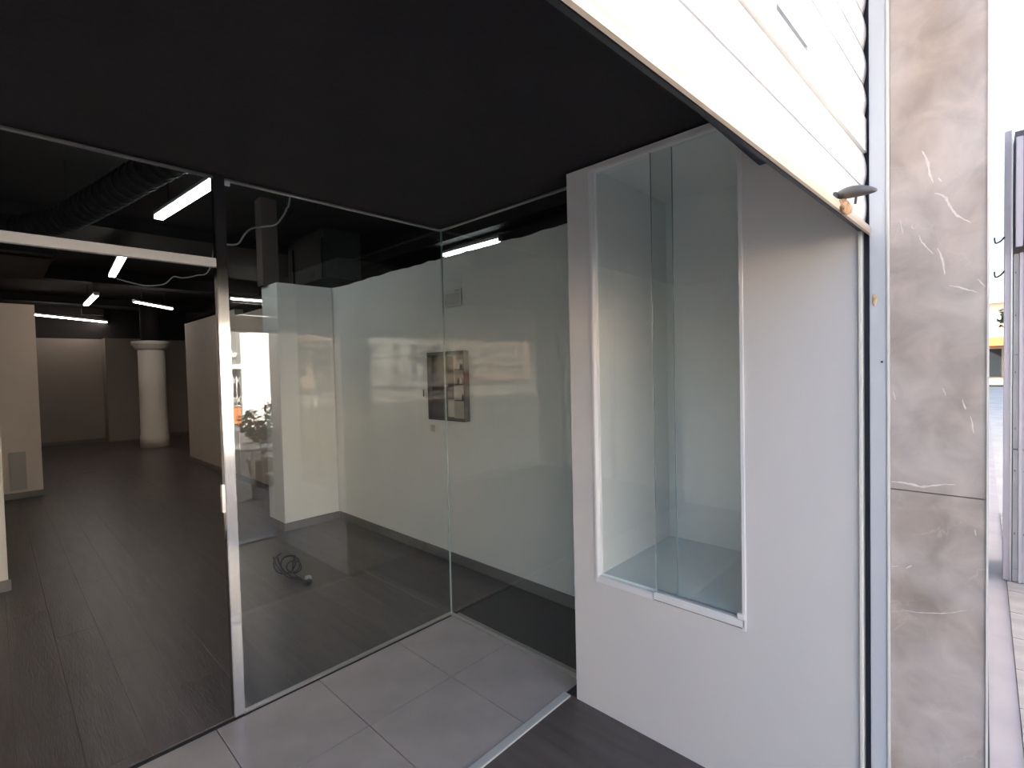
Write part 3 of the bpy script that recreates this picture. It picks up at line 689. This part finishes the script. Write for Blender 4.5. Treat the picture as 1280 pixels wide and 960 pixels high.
# parked cars
CG = mat('car_window', (.02, .025, .03), .05); TYRE = mat('tyre', (.02, .02, .02), .8)
def car(loc, rz, col, label):
    t = thing('car', loc, label, 'car', 'cars parked on the square', rz); t['_w'] = (0, 0, 0)
    m = mat('car_paint', col, .2, .2, var=.02)
    out = [(-2.05, .35), (-2.1, .6), (-2.0, .85), (-1.2, .93), (-.6, 1.38), (.7, 1.42), (1.45, .98), (2.0, .88), (2.1, .6), (2.05, .35)]
    bm = bmesh.new(); rows = []
    for y, s in ((-.82, 1), (-.6, 1), (.6, 1), (.82, 1)):
        k = .90 if abs(y) > .7 else 1
        rows.append([bm.verts.new((x*(.985 if k < 1 else 1), y*(1-.16*max(0, z-.9)*2 if abs(y) > .7 else 1), z)) for x, z in out])
    for i in range(3):
        for j in range(len(out)): bm.faces.new((rows[i][j], rows[i][(j+1)%len(out)], rows[i+1][(j+1)%len(out)], rows[i+1][j]))
    bm.faces.new(rows[0]); bm.faces.new(rows[-1][::-1]); finish('body', bm, m, t, bevel=.03)
    for s in (-1, 1):
        bm = bmesh.new(); vs = [bm.verts.new((x, s*y, z)) for x, y, z in ((-1.05, .83, .97), (-.55, .735, 1.33), (.65, .73, 1.36), (1.25, .82, 1.0))]
        ws = [bm.verts.new((v.co.x, v.co.y-s*.04, v.co.z)) for v in vs]
        bm.faces.new(vs); bm.faces.new(ws[::-1])
        for i in range(4): bm.faces.new((vs[i], vs[(i+1)%4], ws[(i+1)%4], ws[i]))
        finish('side_window', bm, CG, t)
    for x, z0, x1, z1 in ((-1.18, .95, -.64, 1.36), (1.42, 1.02, .76, 1.40)):
        bm = bmesh.new(); sx = .03*(1 if x > 0 else -1); vs = [bm.verts.new(p) for p in ((x+sx, -.66, z0), (x+sx, .66, z0), (x1+sx, .6, z1), (x1+sx, -.6, z1))]
        ws = [bm.verts.new((v.co.x-sx*1.6, v.co.y, v.co.z-.02)) for v in vs]; bm.faces.new(vs); bm.faces.new(ws[::-1])
        for i in range(4): bm.faces.new((vs[i], vs[(i+1)%4], ws[(i+1)%4], ws[i]))
        finish('windscreen', bm, CG, t)
    for x in (-1.3, 1.3):
        for y in (-.8, .8): tube('wheel', [(x, y-.09, .32), (x, y+.09, .32)], .32, TYRE, t, seg=18, sub=1)
    for y in (-.6, .6): tube('headlight', [(-2.11, y-.14, .68), (-2.11, y+.14, .68)], .06, PLASTW, t, seg=8, sub=1)
car((-22.6, -47, -.12), .25, (.05, .05, .055), 'black car parked alone near the sand coloured block')
car((-31, -46, -.12), .1, (.75, .75, .75), 'white car parked before the pale apartment block')
car((-22.5, -31, -.10), -.4, (.55, .56, .58), 'silver car standing on the pale concrete strip')
car((-36, -49, -.12), .2, (.30, .32, .36), 'grey-blue car parked behind the white one')
car((-27, -40, -.12), 0, (.62, .62, .62), 'light grey car in the middle of the square')
car((-42, -47, -.12), .1, (.45, .06, .05), 'red car at the far side of the square')

# terrace furniture and planters outside
def planter(loc, label, seed, s=1.0):
    t = thing('potted_plant', loc, label, 'plant'); rnd = random.Random(seed)
    lathe('pot', [(.13*s, 0), (.17*s, .38), (.185*s, .40), (.185*s, .43), (.15*s, .43)], TERRA, t, loc=loc, seg=20)
    bm = bmesh.new()
    for k in range(16):
        a = rnd.uniform(0, 6.28); L = rnd.uniform(.35, .70)*s; d = Vector((math.cos(a), math.sin(a), 0)); sp = rnd.uniform(.10, .34)*s
        pts = [Vector((0, 0, .40))+d*sp*q*q+Vector((0, 0, L*q)) for q in (0, .35, .7, 1)]
        tube('stem', [p+Vector(loc) for p in pts], .005, TRUNK, t, seg=5, sub=2)
        for q in range(22):
            u = rnd.uniform(.25, 1); c = Vector((0, 0, .40))+d*sp*u*u+Vector((0, 0, L*u))
            v = Vector((rnd.uniform(-1, 1), rnd.uniform(-1, 1), rnd.uniform(-.3, .8))).normalized(); w_ = v.orthogonal().normalized(); l = rnd.uniform(.06, .12)*s
            m_ = c+v*l*.5+Vector((0, 0, .012)); e = c+v*l
            f = [bm.verts.new(p) for p in (c, m_+w_*l*.22, e, m_-w_*l*.22)]; bm.faces.new(f)
    tag(finish('foliage', bm, LEAF, t), kind='stuff')
planter((2.72, -2.55, -.025), 'bushy potted plant on the pavement terrace by the tables', 3, 1.25)
planter((2.0, -3.15, -.025), 'second potted plant behind the first on the pavement terrace', 5, .8)
planter((3.35, -3.0, -.025), 'third potted plant at the street side of the terrace', 9, .9)
def table(loc):
    t = thing('terrace_table', loc, 'round metal terrace table on the pavement', 'table')
    lathe('tabletop', [(.34, .70), (.35, .705), (.35, .725), (.34, .73)], ALU, t, loc=loc, seg=32)
    tube('stem', [(loc[0], loc[1], loc[2]+.03), (loc[0], loc[1], loc[2]+.70)], .025, ALU, t, sub=1)
    for k in range(4):
        a = k*1.5708; tube('foot', [(loc[0], loc[1], loc[2]+.05), (loc[0]+.26*math.cos(a), loc[1]+.26*math.sin(a), loc[2]+.012)], .012, ALU, t, sub=1)
table((2.30, -1.75, -.025))
def chair(loc, rz):
    t = thing('terrace_chair', loc, 'aluminium terrace chair with slatted seat on the pavement', 'chair', 'chairs on the terrace', rz); t['_w'] = (0, 0, 0)
    for k in range(6): B('seat_slat', (-.19, .19, -.20+k*.068, -.145+k*.068, .44, .452), ALU, t, loc=(0, 0, 0))
    for sx in (-.2, .2):
        tube('leg', [(sx, -.21, 0), (sx, -.20, .44), (sx, -.20, .66)], .011, ALU, t, seg=6, sub=2)
        tube('leg', [(sx, .25, 0), (sx, .20, .44), (sx, .25, .86)], .011, ALU, t, seg=6, sub=2)
        tube('armrest', [(sx, -.20, .66), (sx, .22, .67)], .012, ALU, t, seg=6, sub=1)
    for z in (.62, .72, .82): tube('back_slat', [(-.2, .215+(z-.5)*.1, z), (.2, .215+(z-.5)*.1, z)], .016, ALU, t, seg=6, sub=1)
    return t
c0 = chair((3.02, -1.80, -.025), 1.3)
for p, r in (((1.75, -2.35, -.025), -.9), ((2.45, -1.02, -.025), 3.0)):
    c = copy_tree(c0); c.location = p; c.rotation_euler[2] = r; c['label'] = 'aluminium terrace chair ' + ('on the street side of the round table' if r < 0 else 'between the round table and the shopfront')
c0['label'] = 'aluminium terrace chair nearest the white building side of the table'

for o in bpy.data.objects:
    if '_w' in o: del o['_w']
print('planks', N1, N2, N3, 'objects', len(bpy.data.objects))
